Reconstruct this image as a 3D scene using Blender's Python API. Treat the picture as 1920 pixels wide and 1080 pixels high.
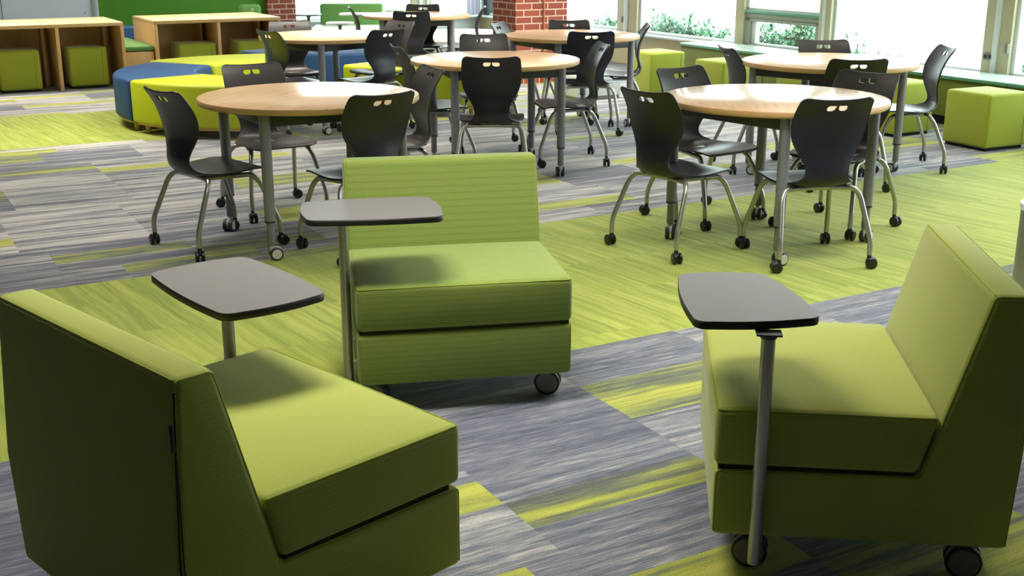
import bpy, bmesh, math, random
from mathutils import Vector, Matrix
PI = math.pi
for o in list(bpy.data.objects): bpy.data.objects.remove(o)
S = bpy.context.scene
COL = S.collection

# ------------------------------------------------------------------ camera, sky, lights, exposure
cam = bpy.data.cameras.new('camera'); cam_o = bpy.data.objects.new('camera', cam); COL.objects.link(cam_o)
cam.sensor_width = 36.0; cam.lens = 2209.0 / 1920 * 36; cam.clip_start = 0.05; cam.clip_end = 300
cam_o.location = (0, 0, 1.511); cam_o.rotation_euler = (PI / 2 - 0.2901, 0, 0)
S.camera = cam_o

AL = math.radians(29.5)                       # the building grid (u along the back wall, v away from us) against the view
def G(u, v, z=0.0):
    return Vector((u * math.cos(AL) - v * math.sin(AL), u * math.sin(AL) + v * math.cos(AL), z))

world = bpy.data.worlds.new('daylight'); S.world = world; world.use_nodes = True
wn = world.node_tree; bg = wn.nodes['Background']
bg.inputs[0].default_value = (0.90, 0.97, 1.0, 1); bg.inputs[1].default_value = 6.0

def area(name, loc, size, power, color, rot, portal=False, spread=None):
    l = bpy.data.lights.new(name, 'AREA'); l.shape = 'RECTANGLE'; l.size, l.size_y = size
    l.energy = power; l.color = color
    if spread: l.spread = spread
    o = bpy.data.objects.new(name, l); COL.objects.link(o); o.location = loc; o.rotation_euler = rot
    if portal: l.cycles.is_portal = True
    return o
# daylight portals in the two window walls
area('window_portal', G(8.62, 9.0, 1.4), (14.5, 2.1), 1, (1, 1, 1), (PI / 2, 0, AL + PI / 2), True)
area('window_portal', G(7.0, 16.15, 1.4), (3.0, 2.1), 1, (1, 1, 1), (PI / 2, 0, AL + PI), True)
# the ceiling light panels (their diffusers are built with the ceiling)
PANELS = [(1.2, 3.15), (3.4, 3.1), (6.2, 3.4), (1.15, 6.4), (3.6, 6.4), (6.2, 6.4), (1.15, 9.7), (3.6, 9.7), (6.2, 9.7), (1.15, 13.0), (3.6, 13.0), (6.2, 13.0)]
for (u, v) in PANELS:
    area('ceiling_panel_light', G(u, v, 2.60), (1.2, 0.6), (36 if v > 9 else 16) if v > 4 else 25, (1.0, 0.93, 0.80), (0, 0, AL), spread=math.radians(105))

vs = S.view_settings; vs.view_transform = 'Standard'; vs.look = 'None'; vs.exposure = 0.30; vs.gamma = 1.0; vs.use_curve_mapping = False
S.cycles.use_denoising = True; S.cycles.max_bounces = 8; S.cycles.transparent_max_bounces = 12
S.cycles.sample_clamp_indirect = 8.0

# ------------------------------------------------------------------ materials
def mat(name, col, rough=0.6, metal=0.0, spec=None, sheen=0.0):
    m = bpy.data.materials.new(name); m.use_nodes = True
    b = m.node_tree.nodes['Principled BSDF']
    b.inputs['Base Color'].default_value = (*col, 1); b.inputs['Roughness'].default_value = rough
    b.inputs['Metallic'].default_value = metal
    if spec is not None: b.inputs['Specular IOR Level'].default_value = spec
    if sheen: b.inputs['Sheen Weight'].default_value = sheen
    return m
class NT:
    def __init__(s, m): s.t = m.node_tree; s.b = s.t.nodes['Principled BSDF']
    def n(s, typ, **kw):
        nd = s.t.nodes.new(typ)
        for k, v in kw.items(): setattr(nd, k, v)
        return nd
    def l(s, a, b): s.t.links.new(a, b)
    def math(s, op, a, b=None, c=None):
        nd = s.n('ShaderNodeMath', operation=op)
        for i, x in enumerate((a, b, c)):
            if x is None: continue
            if isinstance(x, (int, float)): nd.inputs[i].default_value = x
            else: s.l(x, nd.inputs[i])
        return nd.outputs[0]
    def mix(s, f, a, b):
        nd = s.n('ShaderNodeMix', data_type='RGBA')
        for i, x in ((0, f), (6, a), (7, b)):
            if isinstance(x, (int, float)): nd.inputs[i].default_value = x
            elif isinstance(x, tuple): nd.inputs[i].default_value = (*x, 1)
            else: s.l(x, nd.inputs[i])
        return nd.outputs[2]
    def coord(s, kind='Object', scale=(1, 1, 1), rot=(0, 0, 0)):
        tc = s.n('ShaderNodeTexCoord'); mp = s.n('ShaderNodeMapping')
        mp.inputs['Scale'].default_value = scale; mp.inputs['Rotation'].default_value = rot
        s.l(tc.outputs[kind], mp.inputs[0]); return mp.outputs[0]
    def noise(s, vec, scale=5, detail=2, rough=0.5, dist=0.0):
        nd = s.n('ShaderNodeTexNoise'); nd.inputs['Scale'].default_value = scale; nd.inputs['Detail'].default_value = detail
        nd.inputs['Roughness'].default_value = rough; nd.inputs['Distortion'].default_value = dist
        s.l(vec, nd.inputs['Vector']); return nd.outputs['Fac']
    def ramp(s, f, stops):
        nd = s.n('ShaderNodeValToRGB'); e = nd.color_ramp.elements
        while len(e) < len(stops): e.new(0.5)
        for i, (p, c) in enumerate(stops): e[i].position = p; e[i].color = (*c, 1) if len(c) == 3 else c
        s.l(f, nd.inputs[0]); return nd.outputs[0]
    def bump(s, h, strength=0.3, dist=0.002):
        nd = s.n('ShaderNodeBump'); nd.inputs['Strength'].default_value = strength; nd.inputs['Distance'].default_value = dist
        s.l(h, nd.inputs['Height']); s.l(nd.outputs[0], s.b.inputs['Normal'])

def fabric(name, col, dark, kind, rough=0.85, sheen=0.25):
    m = mat(name, col, rough, sheen=sheen); t = NT(m)
    tc = t.n('ShaderNodeTexCoord'); sp = t.n('ShaderNodeSeparateXYZ'); t.l(tc.outputs['Object'], sp.inputs[0])
    fine = t.noise(t.coord(scale=(1, 1, 1)), 420, 2)
    if kind == 'dots':          # small woven pin dots in a staggered grid
        a = t.math('SINE', t.math('MULTIPLY', t.math('ADD', sp.outputs[0], sp.outputs[2]), 760))
        b = t.math('SINE', t.math('MULTIPLY', t.math('SUBTRACT', sp.outputs[1], t.math('MULTIPLY', sp.outputs[2], 0.35)), 760))
        pat = t.math('MULTIPLY', a, b); pat = t.math('GREATER_THAN', pat, 0.45); f = t.math('ADD', t.math('MULTIPLY', pat, 0.28), t.math('MULTIPLY', fine, 0.6))
    elif kind == 'rib':         # horizontal ribs with broken lines
        wob = t.noise(t.coord(scale=(2, 2, 2)), 6, 2)
        a = t.math('SINE', t.math('ADD', t.math('MULTIPLY', t.math('ADD', sp.outputs[2], t.math('MULTIPLY', sp.outputs[0], 0.8)), 330), t.math('MULTIPLY', wob, 1.5)))
        st = t.noise(t.coord(scale=(1, 1, 12)), 22, 2)
        f = t.math('ADD', t.math('MULTIPLY', t.math('GREATER_THAN', a, 0.6), 0.22), t.math('MULTIPLY', t.math('ADD', fine, st), 0.36))
    else:
        f = t.math('MULTIPLY', fine, 0.8)
    c = t.mix(f, col, dark); t.l(c, t.b.inputs['Base Color']); t.bump(f, 0.25, 0.0012)
    return m
M = {}
M['fab_dots'] = fabric('green_pin_dot_fabric', (0.385, 0.435, 0.070), (0.20, 0.24, 0.024), 'dots')
M['fab_rib'] = fabric('green_ribbed_fabric', (0.235, 0.32, 0.062), (0.12, 0.18, 0.022), 'rib')
M['fab_cube'] = fabric('green_cube_fabric', (0.34, 0.395, 0.022), (0.27, 0.32, 0.015), 'plain')
M['fab_lime'] = fabric('lime_vinyl', (0.46, 0.53, 0.010), (0.42, 0.48, 0.008), 'plain', 0.5, 0)
M['fab_blue'] = fabric('blue_vinyl', (0.011, 0.060, 0.18), (0.009, 0.05, 0.15), 'plain', 0.62, 0)
M['fab_bench'] = fabric('bench_green_fabric', (0.14, 0.17, 0.012), (0.11, 0.135, 0.01), 'plain')
M['fab_booth'] = fabric('booth_green_fabric', (0.10, 0.26, 0.06), (0.08, 0.2, 0.04), 'plain')
M['piping'] = mat('green_piping', (0.25, 0.31, 0.03), 0.8)
M['seam'] = mat('dark_seam', (0.02, 0.025, 0.005), 0.9)
M['plastic'] = mat('black_chair_plastic', (0.015, 0.0135, 0.023), 0.36, spec=0.45)
t = NT(M['plastic']); t.bump(t.noise(t.coord(), 900, 2), 0.12, 0.0006)
M['plastic_lit'] = mat('lit_black_chair_plastic', (0.036, 0.032, 0.033), 0.40, spec=0.45)  # the black plastic again, with the light on it put into the colour
t = NT(M['plastic_lit']); t.bump(t.noise(t.coord(), 900, 2), 0.12, 0.0006)
M['caster'] = mat('black_caster_plastic', (0.008, 0.009, 0.009), 0.3)
M['silver'] = mat('satin_silver_tube', (0.42, 0.41, 0.38), 0.34, 0.85)
M['table_leg'] = mat('grey_table_leg_enamel', (0.225, 0.225, 0.26), 0.45, 0.1)
M['collar'] = mat('dark_collar', (0.03, 0.035, 0.04), 0.5)
M['apron'] = mat('dark_steel_apron', (0.05, 0.055, 0.06), 0.5, 0.2)
M['wheel_grey'] = mat('light_grey_wheel', (0.55, 0.54, 0.50), 0.45)
M['wheel_dark'] = mat('dark_wheel_disc', (0.14, 0.13, 0.13), 0.5)
M['tablet'] = mat('grey_laminate', (0.128, 0.126, 0.134), 0.40)
t = NT(M['tablet']); t.bump(t.noise(t.coord(), 700, 2), 0.06, 0.0004)
M['edge_black'] = mat('black_edge_band', (0.014, 0.014, 0.013), 0.45)
M['bracket'] = mat('cream_bracket', (0.6, 0.6, 0.5), 0.5)

def wood(name, a, b, rough, axis_scale=(1.2, 22, 22), rot=(0, 0, 0)):
    m = mat(name, a, rough); t = NT(m)
    v = t.coord(scale=axis_scale, rot=rot); f = t.noise(v, 2.2, 5, 0.6, 0.4)
    t.l(t.ramp(f, [(0.3, a), (0.7, b)]), t.b.inputs['Base Color']); return m
M['maple'] = wood('maple_laminate', (0.74, 0.50, 0.31), (0.62, 0.40, 0.235), 0.25, (1.0, 16, 16), (0, 0, 0.15))
M['maple_edge'] = wood('maple_edge_band', (0.66, 0.42, 0.19), (0.56, 0.34, 0.14), 0.45, (3, 3, 30))
M['oak'] = wood('honey_oak_laminate', (0.68, 0.44, 0.19), (0.58, 0.36, 0.145), 0.42, (14, 14, 1.2))
M['oak_top'] = wood('pale_oak_laminate', (0.78, 0.58, 0.34), (0.70, 0.50, 0.27), 0.32, (1.2, 18, 18), (0, 0, AL))
M['leg_wood'] = mat('pine_leg', (0.62, 0.38, 0.12), 0.5)
M['white_lam'] = mat('white_laminate', (0.72, 0.76, 0.74), 0.3)
M['bench_top'] = mat('pale_green_laminate', (0.50, 0.60, 0.55), 0.25)
M['bench_edge'] = mat('teal_edge_band', (0.10, 0.30, 0.20), 0.4)
M['wall_green'] = mat('green_wall_paint', (0.065, 0.26, 0.003), 0.6)
M['wall_white'] = mat('white_wall_paint', (0.62, 0.64, 0.66), 0.7)
M['wall_dark'] = mat('low_bounce_wall', (0.06, 0.06, 0.065), 0.8)  # for the unseen walls, made dark to cut bounce light
M['wall_beige'] = mat('beige_wall_panel', (0.60, 0.50, 0.30), 0.6)
M['board'] = mat('whiteboard_surface', (0.74, 0.82, 0.95), 0.35)
M['alu'] = mat('silver_trim', (0.62, 0.66, 0.72), 0.35, 0.5)
M['frame_beige'] = mat('beige_window_frame', (0.52, 0.47, 0.31), 0.5)
M['frame_white'] = mat('white_window_frame', (0.70, 0.74, 0.74), 0.4)
M['frame_grey'] = mat('grey_green_window_frame', (0.30, 0.34, 0.27), 0.5)
M['frame_teal'] = mat('teal_window_ledge', (0.16, 0.38, 0.30), 0.4)
M['sill'] = mat('pale_sill', (0.62, 0.70, 0.70), 0.35)
M['plinth'] = mat('black_plinth', (0.01, 0.01, 0.01), 0.8)
M['copper'] = mat('brown_conduit', (0.42, 0.16, 0.06), 0.45, 0.3)
M['outlet'] = mat('grey_outlet', (0.22, 0.22, 0.18), 0.5)
M['ceil'] = mat('ceiling_tile', (0.45, 0.45, 0.44), 0.9)
M['curtain'] = mat('pale_lilac_curtain', (0.66, 0.64, 0.70), 0.9)
M['teal_table'] = mat('dark_teal_laminate', (0.05, 0.12, 0.12), 0.35)
M['drum_side'] = mat('grey_metal_side', (0.26, 0.26, 0.22), 0.35, 0.6)
m = bpy.data.materials.new('light_diffuser'); m.use_nodes = True; b = m.node_tree.nodes['Principled BSDF']
b.inputs['Emission Color'].default_value = (1, 0.95, 0.85, 1); b.inputs['Emission Strength'].default_value = 3.0; M['diffuser'] = m
# window glass: thin, slightly green, mostly clear
m = bpy.data.materials.new('window_glass'); m.use_nodes = True; nt = m.node_tree; nt.nodes.clear()
out = nt.nodes.new('ShaderNodeOutputMaterial'); tr = nt.nodes.new('ShaderNodeBsdfTransparent'); gl = nt.nodes.new('ShaderNodeBsdfGlossy'); mx = nt.nodes.new('ShaderNodeMixShader')
tr.inputs[0].default_value = (0.93, 0.98, 0.96, 1); gl.inputs['Roughness'].default_value = 0.02; mx.inputs[0].default_value = 0.05
nt.links.new(tr.outputs[0], mx.inputs[1]); nt.links.new(gl.outputs[0], mx.inputs[2]); nt.links.new(mx.outputs[0], out.inputs[0]); M['glass'] = m
# brick
m = mat('red_brick', (0.3, 0.08, 0.05), 0.85); t = NT(m)
tc = t.n('ShaderNodeTexCoord'); sp = t.n('ShaderNodeSeparateXYZ'); t.l(tc.outputs['Object'], sp.inputs[0])
cb = t.n('ShaderNodeCombineXYZ'); t.l(t.math('ADD', sp.outputs[0], sp.outputs[1]), cb.inputs[0]); t.l(sp.outputs[2], cb.inputs[1])
bk = t.n('ShaderNodeTexBrick'); t.l(cb.outputs[0], bk.inputs['Vector']); bk.inputs['Scale'].default_value = 1.0
bk.inputs['Brick Width'].default_value = 0.195; bk.inputs['Row Height'].default_value = 0.070; bk.inputs['Mortar Size'].default_value = 0.0065
bk.inputs['Color1'].default_value = (0.34, 0.075, 0.04, 1); bk.inputs['Color2'].default_value = (0.24, 0.05, 0.035, 1); bk.inputs['Mortar'].default_value = (0.60, 0.44, 0.34, 1)
bk.inputs['Bias'].default_value = 0.0
t.l(bk.outputs['Color'], t.b.inputs['Base Color']); t.bump(t.math('SUBTRACT', 1.0, bk.outputs['Fac']), 0.4, 0.006); M['brick'] = m

# carpet, in the grid's own coordinates (the floor object is turned to the grid)
m = mat('plank_carpet', (0.2, 0.2, 0.25), 0.95, sheen=0.2); t = NT(m)
tc = t.n('ShaderNodeTexCoord'); sp = t.n('ShaderNodeSeparateXYZ'); t.l(tc.outputs['Object'], sp.inputs[0])
U_, V_ = sp.outputs[0], sp.outputs[1]
def combine(x, y, z=0.0):
    c = t.n('ShaderNodeCombineXYZ')
    for i, k in enumerate((x, y, z)):
        if isinstance(k, (int, float)): c.inputs[i].default_value = k
        else: t.l(k, c.inputs[i])
    return c.outputs[0]
ROW = 0.162
row = t.math('FLOOR', t.math('DIVIDE', V_, ROW))
def wnoise(vec):
    n = t.n('ShaderNodeTexWhiteNoise', noise_dimensions='3D'); t.l(vec, n.inputs['Vector']); return n.outputs['Value'], n.outputs['Color']
big = t.math('FLOOR', t.math('DIVIDE', t.math('ADD', row, 1), 3))          # three rows share a seam
ro, _ = wnoise(combine(big, 3.0, 1.0))
uo = t.math('ADD', U_, t.math('MULTIPLY', t.math('FLOOR', t.math('MULTIPLY', ro, 4.0)), 0.27))
colm = t.math('FLOOR', t.math('DIVIDE', uo, 0.66))
idv, idc = wnoise(combine(row, colm, 7.0))
idv2, _ = wnoise(combine(big, colm, 21.0))
# streaks along u
wob = t.noise(combine(t.math('MULTIPLY', U_, 2.2), t.math('MULTIPLY', V_, 3.0), idv), 1.0, 2)
vv = t.math('ADD', V_, t.math('MULTIPLY', wob, 0.03))
low = t.noise(combine(t.math('MULTIPLY', U_, 0.9), t.math('MULTIPLY', vv, 11.5), t.math('MULTIPLY', idv2, 5.0)), 1.0, 2, 0.5)
streak = t.noise(combine(t.math('MULTIPLY', U_, 1.6), t.math('MULTIPLY', vv, 34.0), t.math('MULTIPLY', idv, 9.0)), 1.0, 4, 0.6)
fine = t.noise(combine(t.math('MULTIPLY', U_, 10.0), t.math('MULTIPLY', V_, 120.0), 0.0), 1.0, 2, 0.6)
pile = t.noise(combine(U_, V_, 0.0), 260.0, 2)
s1 = t.math('ADD', t.math('ADD', t.math('MULTIPLY', streak, 0.50), t.math('MULTIPLY', low, 0.42)), t.math('ADD', t.math('MULTIPLY', fine, 0.2), -0.06))
s1 = t.math('ADD', s1, t.math('MULTIPLY', t.math('SUBTRACT', idv2, 0.5), 0.13))
s_n = t.math('ADD', t.math('ADD', t.math('MULTIPLY', streak, 0.46), t.math('MULTIPLY', low, 0.20)), t.math('MULTIPLY', fine, 0.42))
s_n = t.math('ADD', s_n, t.math('ADD', t.math('MULTIPLY', t.math('SUBTRACT', idv2, 0.5), 0.10), -0.055))
grey = t.ramp(s_n, [(0.36, (0.060, 0.072, 0.110)), (0.46, (0.125, 0.140, 0.190)), (0.54, (0.215, 0.225, 0.26)), (0.63, (0.40, 0.40, 0.40))])
zebra = t.ramp(s1, [(0.40, (0.085, 0.092, 0.130)), (0.47, (0.175, 0.18, 0.215)), (0.53, (0.31, 0.305, 0.31)), (0.62, (0.46, 0.45, 0.44))])
grey = t.mix(t.math('GREATER_THAN', V_, 4.5), grey, zebra)
yel = t.ramp(s1, [(0.36, (0.07, 0.085, 0.09)), (0.44, (0.16, 0.19, 0.08)), (0.50, (0.28, 0.31, 0.05)), (0.61, (0.41, 0.43, 0.07))])
ymask = t.math('GREATER_THAN', idv, 0.82)
g1 = t.mix(ymask, grey, yel)
# the green bands: streaks run across, a little askew
ca, sa = math.cos(math.radians(6)), math.sin(math.radians(6))
p_ = t.math('ADD', t.math('MULTIPLY', U_, ca), t.math('MULTIPLY', V_, sa))
q_ = t.math('SUBTRACT', t.math('MULTIPLY', V_, ca), t.math('MULTIPLY', U_, sa))
w2 = t.noise(combine(t.math('MULTIPLY', p_, 3.0), t.math('MULTIPLY', q_, 2.4), 2.0), 1.0, 2)
tid, _ = wnoise(combine(t.math('FLOOR', t.math('DIVIDE', U_, 0.46)), t.math('FLOOR', t.math('DIVIDE', V_, 0.46)), 5.0))
g_s = t.noise(combine(t.math('MULTIPLY', t.math('ADD', p_, t.math('MULTIPLY', w2, 0.05)), 32.0), t.math('MULTIPLY', q_, 1.1), t.math('MULTIPLY', tid, 6.0)), 1.0, 4, 0.62)
green = t.ramp(g_s, [(0.30, (0.185, 0.25, 0.020)), (0.50, (0.295, 0.355, 0.042)), (0.70, (0.41, 0.46, 0.085))])
in1 = t.math('MULTIPLY', t.math('GREATER_THAN', V_, 3.57), t.math('LESS_THAN', V_, 5.41))
in2 = t.math('MULTIPLY', t.math('MULTIPLY', t.math('GREATER_THAN', V_, 9.34), t.math('LESS_THAN', V_, 11.06)), t.math('LESS_THAN', U_, 2.9))
gm = t.math('MINIMUM', t.math('ADD', in1, in2), 1.0)
c = t.mix(gm, g1, green)
pf = t.n('ShaderNodeMapRange'); pf.inputs[1].default_value = 0.3; pf.inputs[2].default_value = 0.7; pf.inputs[3].default_value = 0.70; pf.inputs[4].default_value = 1.24; t.l(pile, pf.inputs[0])
vm = t.n('ShaderNodeVectorMath', operation='SCALE'); t.l(c, vm.inputs[0]); t.l(pf.outputs[0], vm.inputs['Scale'])
t.l(vm.outputs[0], t.b.inputs['Base Color']); t.bump(t.math('ADD', pile, t.math('MULTIPLY', fine, 0.6)), 0.35, 0.003); M['carpet'] = m
M['leaf'] = mat('pale_green_leaf', (0.11, 0.26, 0.14), 0.6)
t = NT(M['leaf']); f = t.noise(t.coord(), 9, 2); t.l(t.ramp(f, [(0.35, (0.05, 0.20, 0.12)), (0.65, (0.17, 0.34, 0.19))]), t.b.inputs['Base Color'])
M['stem'] = mat('bush_stem', (0.10, 0.10, 0.07), 0.8)
M['blossom'] = mat('white_blossom', (0.5, 0.5, 0.45), 0.7)
M['pavement'] = mat('bright_pavement', (0.80, 0.80, 0.78), 0.9)

# ------------------------------------------------------------------ mesh helpers
def finish(bm, name, material, parent=None, smooth=True, angle=35, loc=None, rot=None):
    bmesh.ops.recalc_face_normals(bm, faces=bm.faces)
    me = bpy.data.meshes.new(name); bm.to_mesh(me); bm.free()
    mats = material if isinstance(material, (list, tuple)) else [material]
    for x in mats: me.materials.append(M[x])
    if smooth:
        me.polygons.foreach_set('use_smooth', [True] * len(me.polygons)); me.set_sharp_from_angle(angle=math.radians(angle))
    o = bpy.data.objects.new(name, me); COL.objects.link(o)
    if parent: o.parent = parent
    if loc is not None: o.location = loc
    if rot is not None: o.rotation_euler = rot
    return o
def merge(bm, other):
    me = bpy.data.meshes.new('tmp'); other.to_mesh(me); other.free(); bm.from_mesh(me); bpy.data.meshes.remove(me)
def box(bm, lo, hi, bevel=0.0, seg=2, rotz=0.0, mi=0):
    b = bmesh.new(); bmesh.ops.create_cube(b, size=1)
    for v in b.verts: v.co = Vector([lo[i] + (v.co[i] + 0.5) * (hi[i] - lo[i]) for i in range(3)])
    if bevel: bmesh.ops.bevel(b, geom=list(b.edges), offset=bevel, segments=seg, profile=0.5, affect='EDGES')
    if rotz: bmesh.ops.rotate(b, verts=b.verts, cent=(0, 0, 0), matrix=Matrix.Rotation(rotz, 3, 'Z'))
    for f in b.faces: f.material_index = mi
    merge(bm, b)
def prism(bm, pts, a0, a1, axis='y', bevel=0.0, seg=3, mi=0):
    """closed outline pts in the plane normal to axis, swept from a0 to a1"""
    b = bmesh.new()
    def P(p, a):
        if axis == 'y': return (p[0], a, p[1])
        if axis == 'z': return (p[0], p[1], a)
        return (a, p[0], p[1])
    A = [b.verts.new(P(p, a0)) for p in pts]; B = [b.verts.new(P(p, a1)) for p in pts]
    n = len(pts); b.faces.new(A); b.faces.new(B[::-1])
    for i in range(n): b.faces.new((A[i], A[(i + 1) % n], B[(i + 1) % n], B[i]))
    bmesh.ops.recalc_face_normals(b, faces=b.faces)
    if bevel:
        ed = [e for e in b.edges if e.calc_face_angle(0) > 0.35]
        bmesh.ops.bevel(b, geom=ed, offset=bevel, segments=seg, profile=0.5, affect='EDGES')
    for f in b.faces: f.material_index = mi
    merge(bm, b)
def fillet(pts, r, seg=6):
    pts = [Vector(p) for p in pts]; out = [pts[0]]
    for i in range(1, len(pts) - 1):
        a, p, c = pts[i - 1], pts[i], pts[i + 1]
        d1 = (a - p); d2 = (c - p); rr = min(r, d1.length * 0.48, d2.length * 0.48)
        p1 = p + d1.normalized() * rr; p2 = p + d2.normalized() * rr
        for k in range(seg + 1):
            s = k / seg; out.append((1 - s) ** 2 * p1 + 2 * s * (1 - s) * p + s * s * p2)
    out.append(pts[-1]); return out
def tube(bm, pts, r, n=10, mi=0, r_end=None):
    pts = [Vector(p) for p in pts]; rings = []
    d = (pts[1] - pts[0]).normalized(); up = Vector((0, 0, 1)) if abs(d.z) < 0.9 else Vector((1, 0, 0))
    nrm = d.cross(up).normalized(); prev = d
    for i, p in enumerate(pts):
        if i == 0: d = pts[1] - pts[0]
        elif i == len(pts) - 1: d = pts[-1] - pts[-2]
        else: d = (pts[i + 1] - p).normalized() + (p - pts[i - 1]).normalized()
        d = d.normalized(); nrm = (nrm - d * nrm.dot(d)).normalized(); bn = d.cross(nrm)
        rr = r if r_end is None else r + (r_end - r) * i / (len(pts) - 1)
        rings.append([bm.verts.new(p + (nrm * math.cos(2 * PI * k / n) + bn * math.sin(2 * PI * k / n)) * rr) for k in range(n)])
    for a, b in zip(rings, rings[1:]):
        for k in range(n):
            f = bm.faces.new((a[k], a[(k + 1) % n], b[(k + 1) % n], b[k])); f.material_index = mi
    for rg in (rings[0][::-1], rings[-1]):
        f = bm.faces.new(rg); f.material_index = mi
def lathe(bm, prof, n=24, c=(0, 0, 0), axis='z', mi=0):
    """prof: (radius, height) from bottom to top, closed at the axis"""
    rings = []
    def P(r, h, a):
        x, y = r * math.cos(a), r * math.sin(a)
        q = (x, y, h) if axis == 'z' else ((x, h, y) if axis == 'y' else (h, x, y))
        return (q[0] + c[0], q[1] + c[1], q[2] + c[2])
    for r, h in prof:
        if r < 1e-6: rings.append([bm.verts.new(P(0, h, 0))])
        else: rings.append([bm.verts.new(P(r, h, 2 * PI * k / n)) for k in range(n)])
    for a, b in zip(rings, rings[1:]):
        for k in range(n):
            k2 = (k + 1) % n
            if len(a) == 1 and len(b) == 1: continue
            if len(a) == 1: f = bm.faces.new((a[0], b[k2], b[k]))
            elif len(b) == 1: f = bm.faces.new((a[k], a[k2], b[0]))
            else: f = bm.faces.new((a[k], a[k2], b[k2], b[k]))
            f.material_index = mi
def empty(name, loc, rotz=0.0):
    o = bpy.data.objects.new(name, None); COL.objects.link(o); o.empty_display_size = 0.1
    o.location = loc; o.rotation_euler = (0, 0, rotz); return o
def tag(o, label, cat, group=None):
    o['label'] = label; o['category'] = cat
    if group: o['group'] = group
    return o
def struct(o): o['kind'] = 'structure'; return o
def copy_tree(o, parent=None):
    c = o.copy(); COL.objects.link(c)
    if parent: c.parent = parent
    for ch in list(o.children): copy_tree(ch, c)
    return c
def crom(P, n):
    out = []
    for i in range(len(P) - 1):
        p0, p1, p2, p3 = P[max(i - 1, 0)], P[i], P[i + 1], P[min(i + 2, len(P) - 1)]
        for k in range(n):
            s = k / n
            out.append([0.5 * (2 * b + (c - a) * s + (2 * a - 5 * b + 4 * c - d) * s * s + (3 * b - a - 3 * c + d) * s ** 3) for a, b, c, d in zip(p0, p1, p2, p3)])
    out.append(list(P[-1])); return out

# ------------------------------------------------------------------ the room
ROOM_U0, ROOM_U1, ROOM_V0, ROOM_V1, CEIL = -3.2, 8.5, -3.6, 16.0, 2.68
grid_rot = (0, 0, AL)
bm = bmesh.new(); box(bm, (ROOM_U0, ROOM_V0, -0.12), (ROOM_U1 + 0.2, ROOM_V1 + 0.2, 0.0))
struct(finish(bm, 'floor', 'carpet', rot=grid_rot, smooth=False))
bm = bmesh.new(); box(bm, (ROOM_U0, ROOM_V0, CEIL), (ROOM_U1 + 0.2, ROOM_V1 + 0.2, CEIL + 0.12))
struct(finish(bm, 'ceiling', 'ceil', rot=grid_rot, smooth=False))
bm = bmesh.new(); box(bm, (ROOM_U0 - 0.15, ROOM_V0, -0.12), (ROOM_U0, ROOM_V1, CEIL)); struct(finish(bm, 'wall_left', 'wall_dark', rot=grid_rot, smooth=False))
bm = bmesh.new(); box(bm, (ROOM_U0 - 0.15, ROOM_V0 - 0.15, -0.12), (ROOM_U1 + 0.2, ROOM_V0, CEIL)); struct(finish(bm, 'wall_front', 'wall_dark', rot=grid_rot, smooth=False))
# back wall: white part, whiteboard, green part, brick pier, windows
bm = bmesh.new(); box(bm, (ROOM_U0, 16.0, 0), (3.0, 16.18, CEIL)); o = struct(finish(bm, 'wall_back', 'wall_white', rot=grid_rot, smooth=False))
bm = bmesh.new(); box(bm, (3.0, 16.0, 0), (5.19, 16.18, CEIL)); struct(finish(bm, 'wall_back_green', 'wall_green', rot=grid_rot, smooth=False))
bm = bmesh.new(); box(bm, (5.19, 15.9, 0), (5.585, 16.18, CEIL)); struct(finish(bm, 'wall_back_brick', 'brick', rot=grid_rot, smooth=False))
bm = bmesh.new(); box(bm, (5.585, 16.0, 0), (8.7, 16.18, 0.36)); struct(finish(bm, 'wall_back_sill', 'frame_white', rot=grid_rot, smooth=False))
bm = bmesh.new(); box(bm, (5.585, 16.0, 2.4), (8.7, 16.18, CEIL)); struct(finish(bm, 'wall_back_header', 'frame_white', rot=grid_rot, smooth=False))
bm = bmesh.new(); box(bm, (5.585, 15.86, 0.36), (8.5, 16.2, 0.385), 0.006); struct(finish(bm, 'trim_1', 'sill', rot=grid_rot))
# right wall
bm = bmesh.new(); box(bm, (8.5, ROOM_V0, 0), (8.68, 16.18, 0.375)); struct(finish(bm, 'wall_right', 'wall_beige', rot=grid_rot, smooth=False))
bm = bmesh.new(); box(bm, (8.5, ROOM_V0, 2.4), (8.68, 16.18, CEIL)); struct(finish(bm, 'wall_right_header', 'wall_beige', rot=grid_rot, smooth=False))
bm = bmesh.new(); box(bm, (8.5, ROOM_V0, 0.375), (8.68, 0.0, 2.4)); struct(finish(bm, 'wall_right_end', 'wall_white', rot=grid_rot, smooth=False))
bm = bmesh.new(); box(bm, (8.40, 0.0, 0.365), (8.7, 16.0, 0.39), 0.006); struct(finish(bm, 'trim_2', 'sill', rot=grid_rot))

# whiteboard on the back wall
wb = empty('whiteboard', G(2.98, 16.0, 0.45), AL); tag(wb, 'pale blue-white whiteboard on the back wall above the left cabinet', 'whiteboard')
bm = bmesh.new(); box(bm, (-4.2, -0.03, 0.0), (-0.07, 0.0, 1.3)); finish(bm, 'writing_surface', 'board', wb, smooth=False)
bm = bmesh.new(); box(bm, (-0.07, -0.045, 0.0), (0.0, 0.0, 1.3), 0.004); box(bm, (-4.2, -0.045, 1.27), (-0.07, 0.0, 1.33), 0.004); box(bm, (-4.2, -0.05, -0.04), (0, 0, 0.0), 0.004)
finish(bm, 'frame', 'alu', wb)
bm = bmesh.new(); box(bm, (-1.135, -0.034, 0.0), (-1.128, -0.028, 1.27)); finish(bm, 'panel_joint', 'collar', wb, smooth=False)
bm = bmesh.new(); lathe(bm, [(0, -0.038), (0.006, -0.038), (0.006, -0.03), (0, -0.03)], 10, (-0.16, 0, 0.13), 'y'); finish(bm, 'screw', 'collar', wb)

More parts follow.
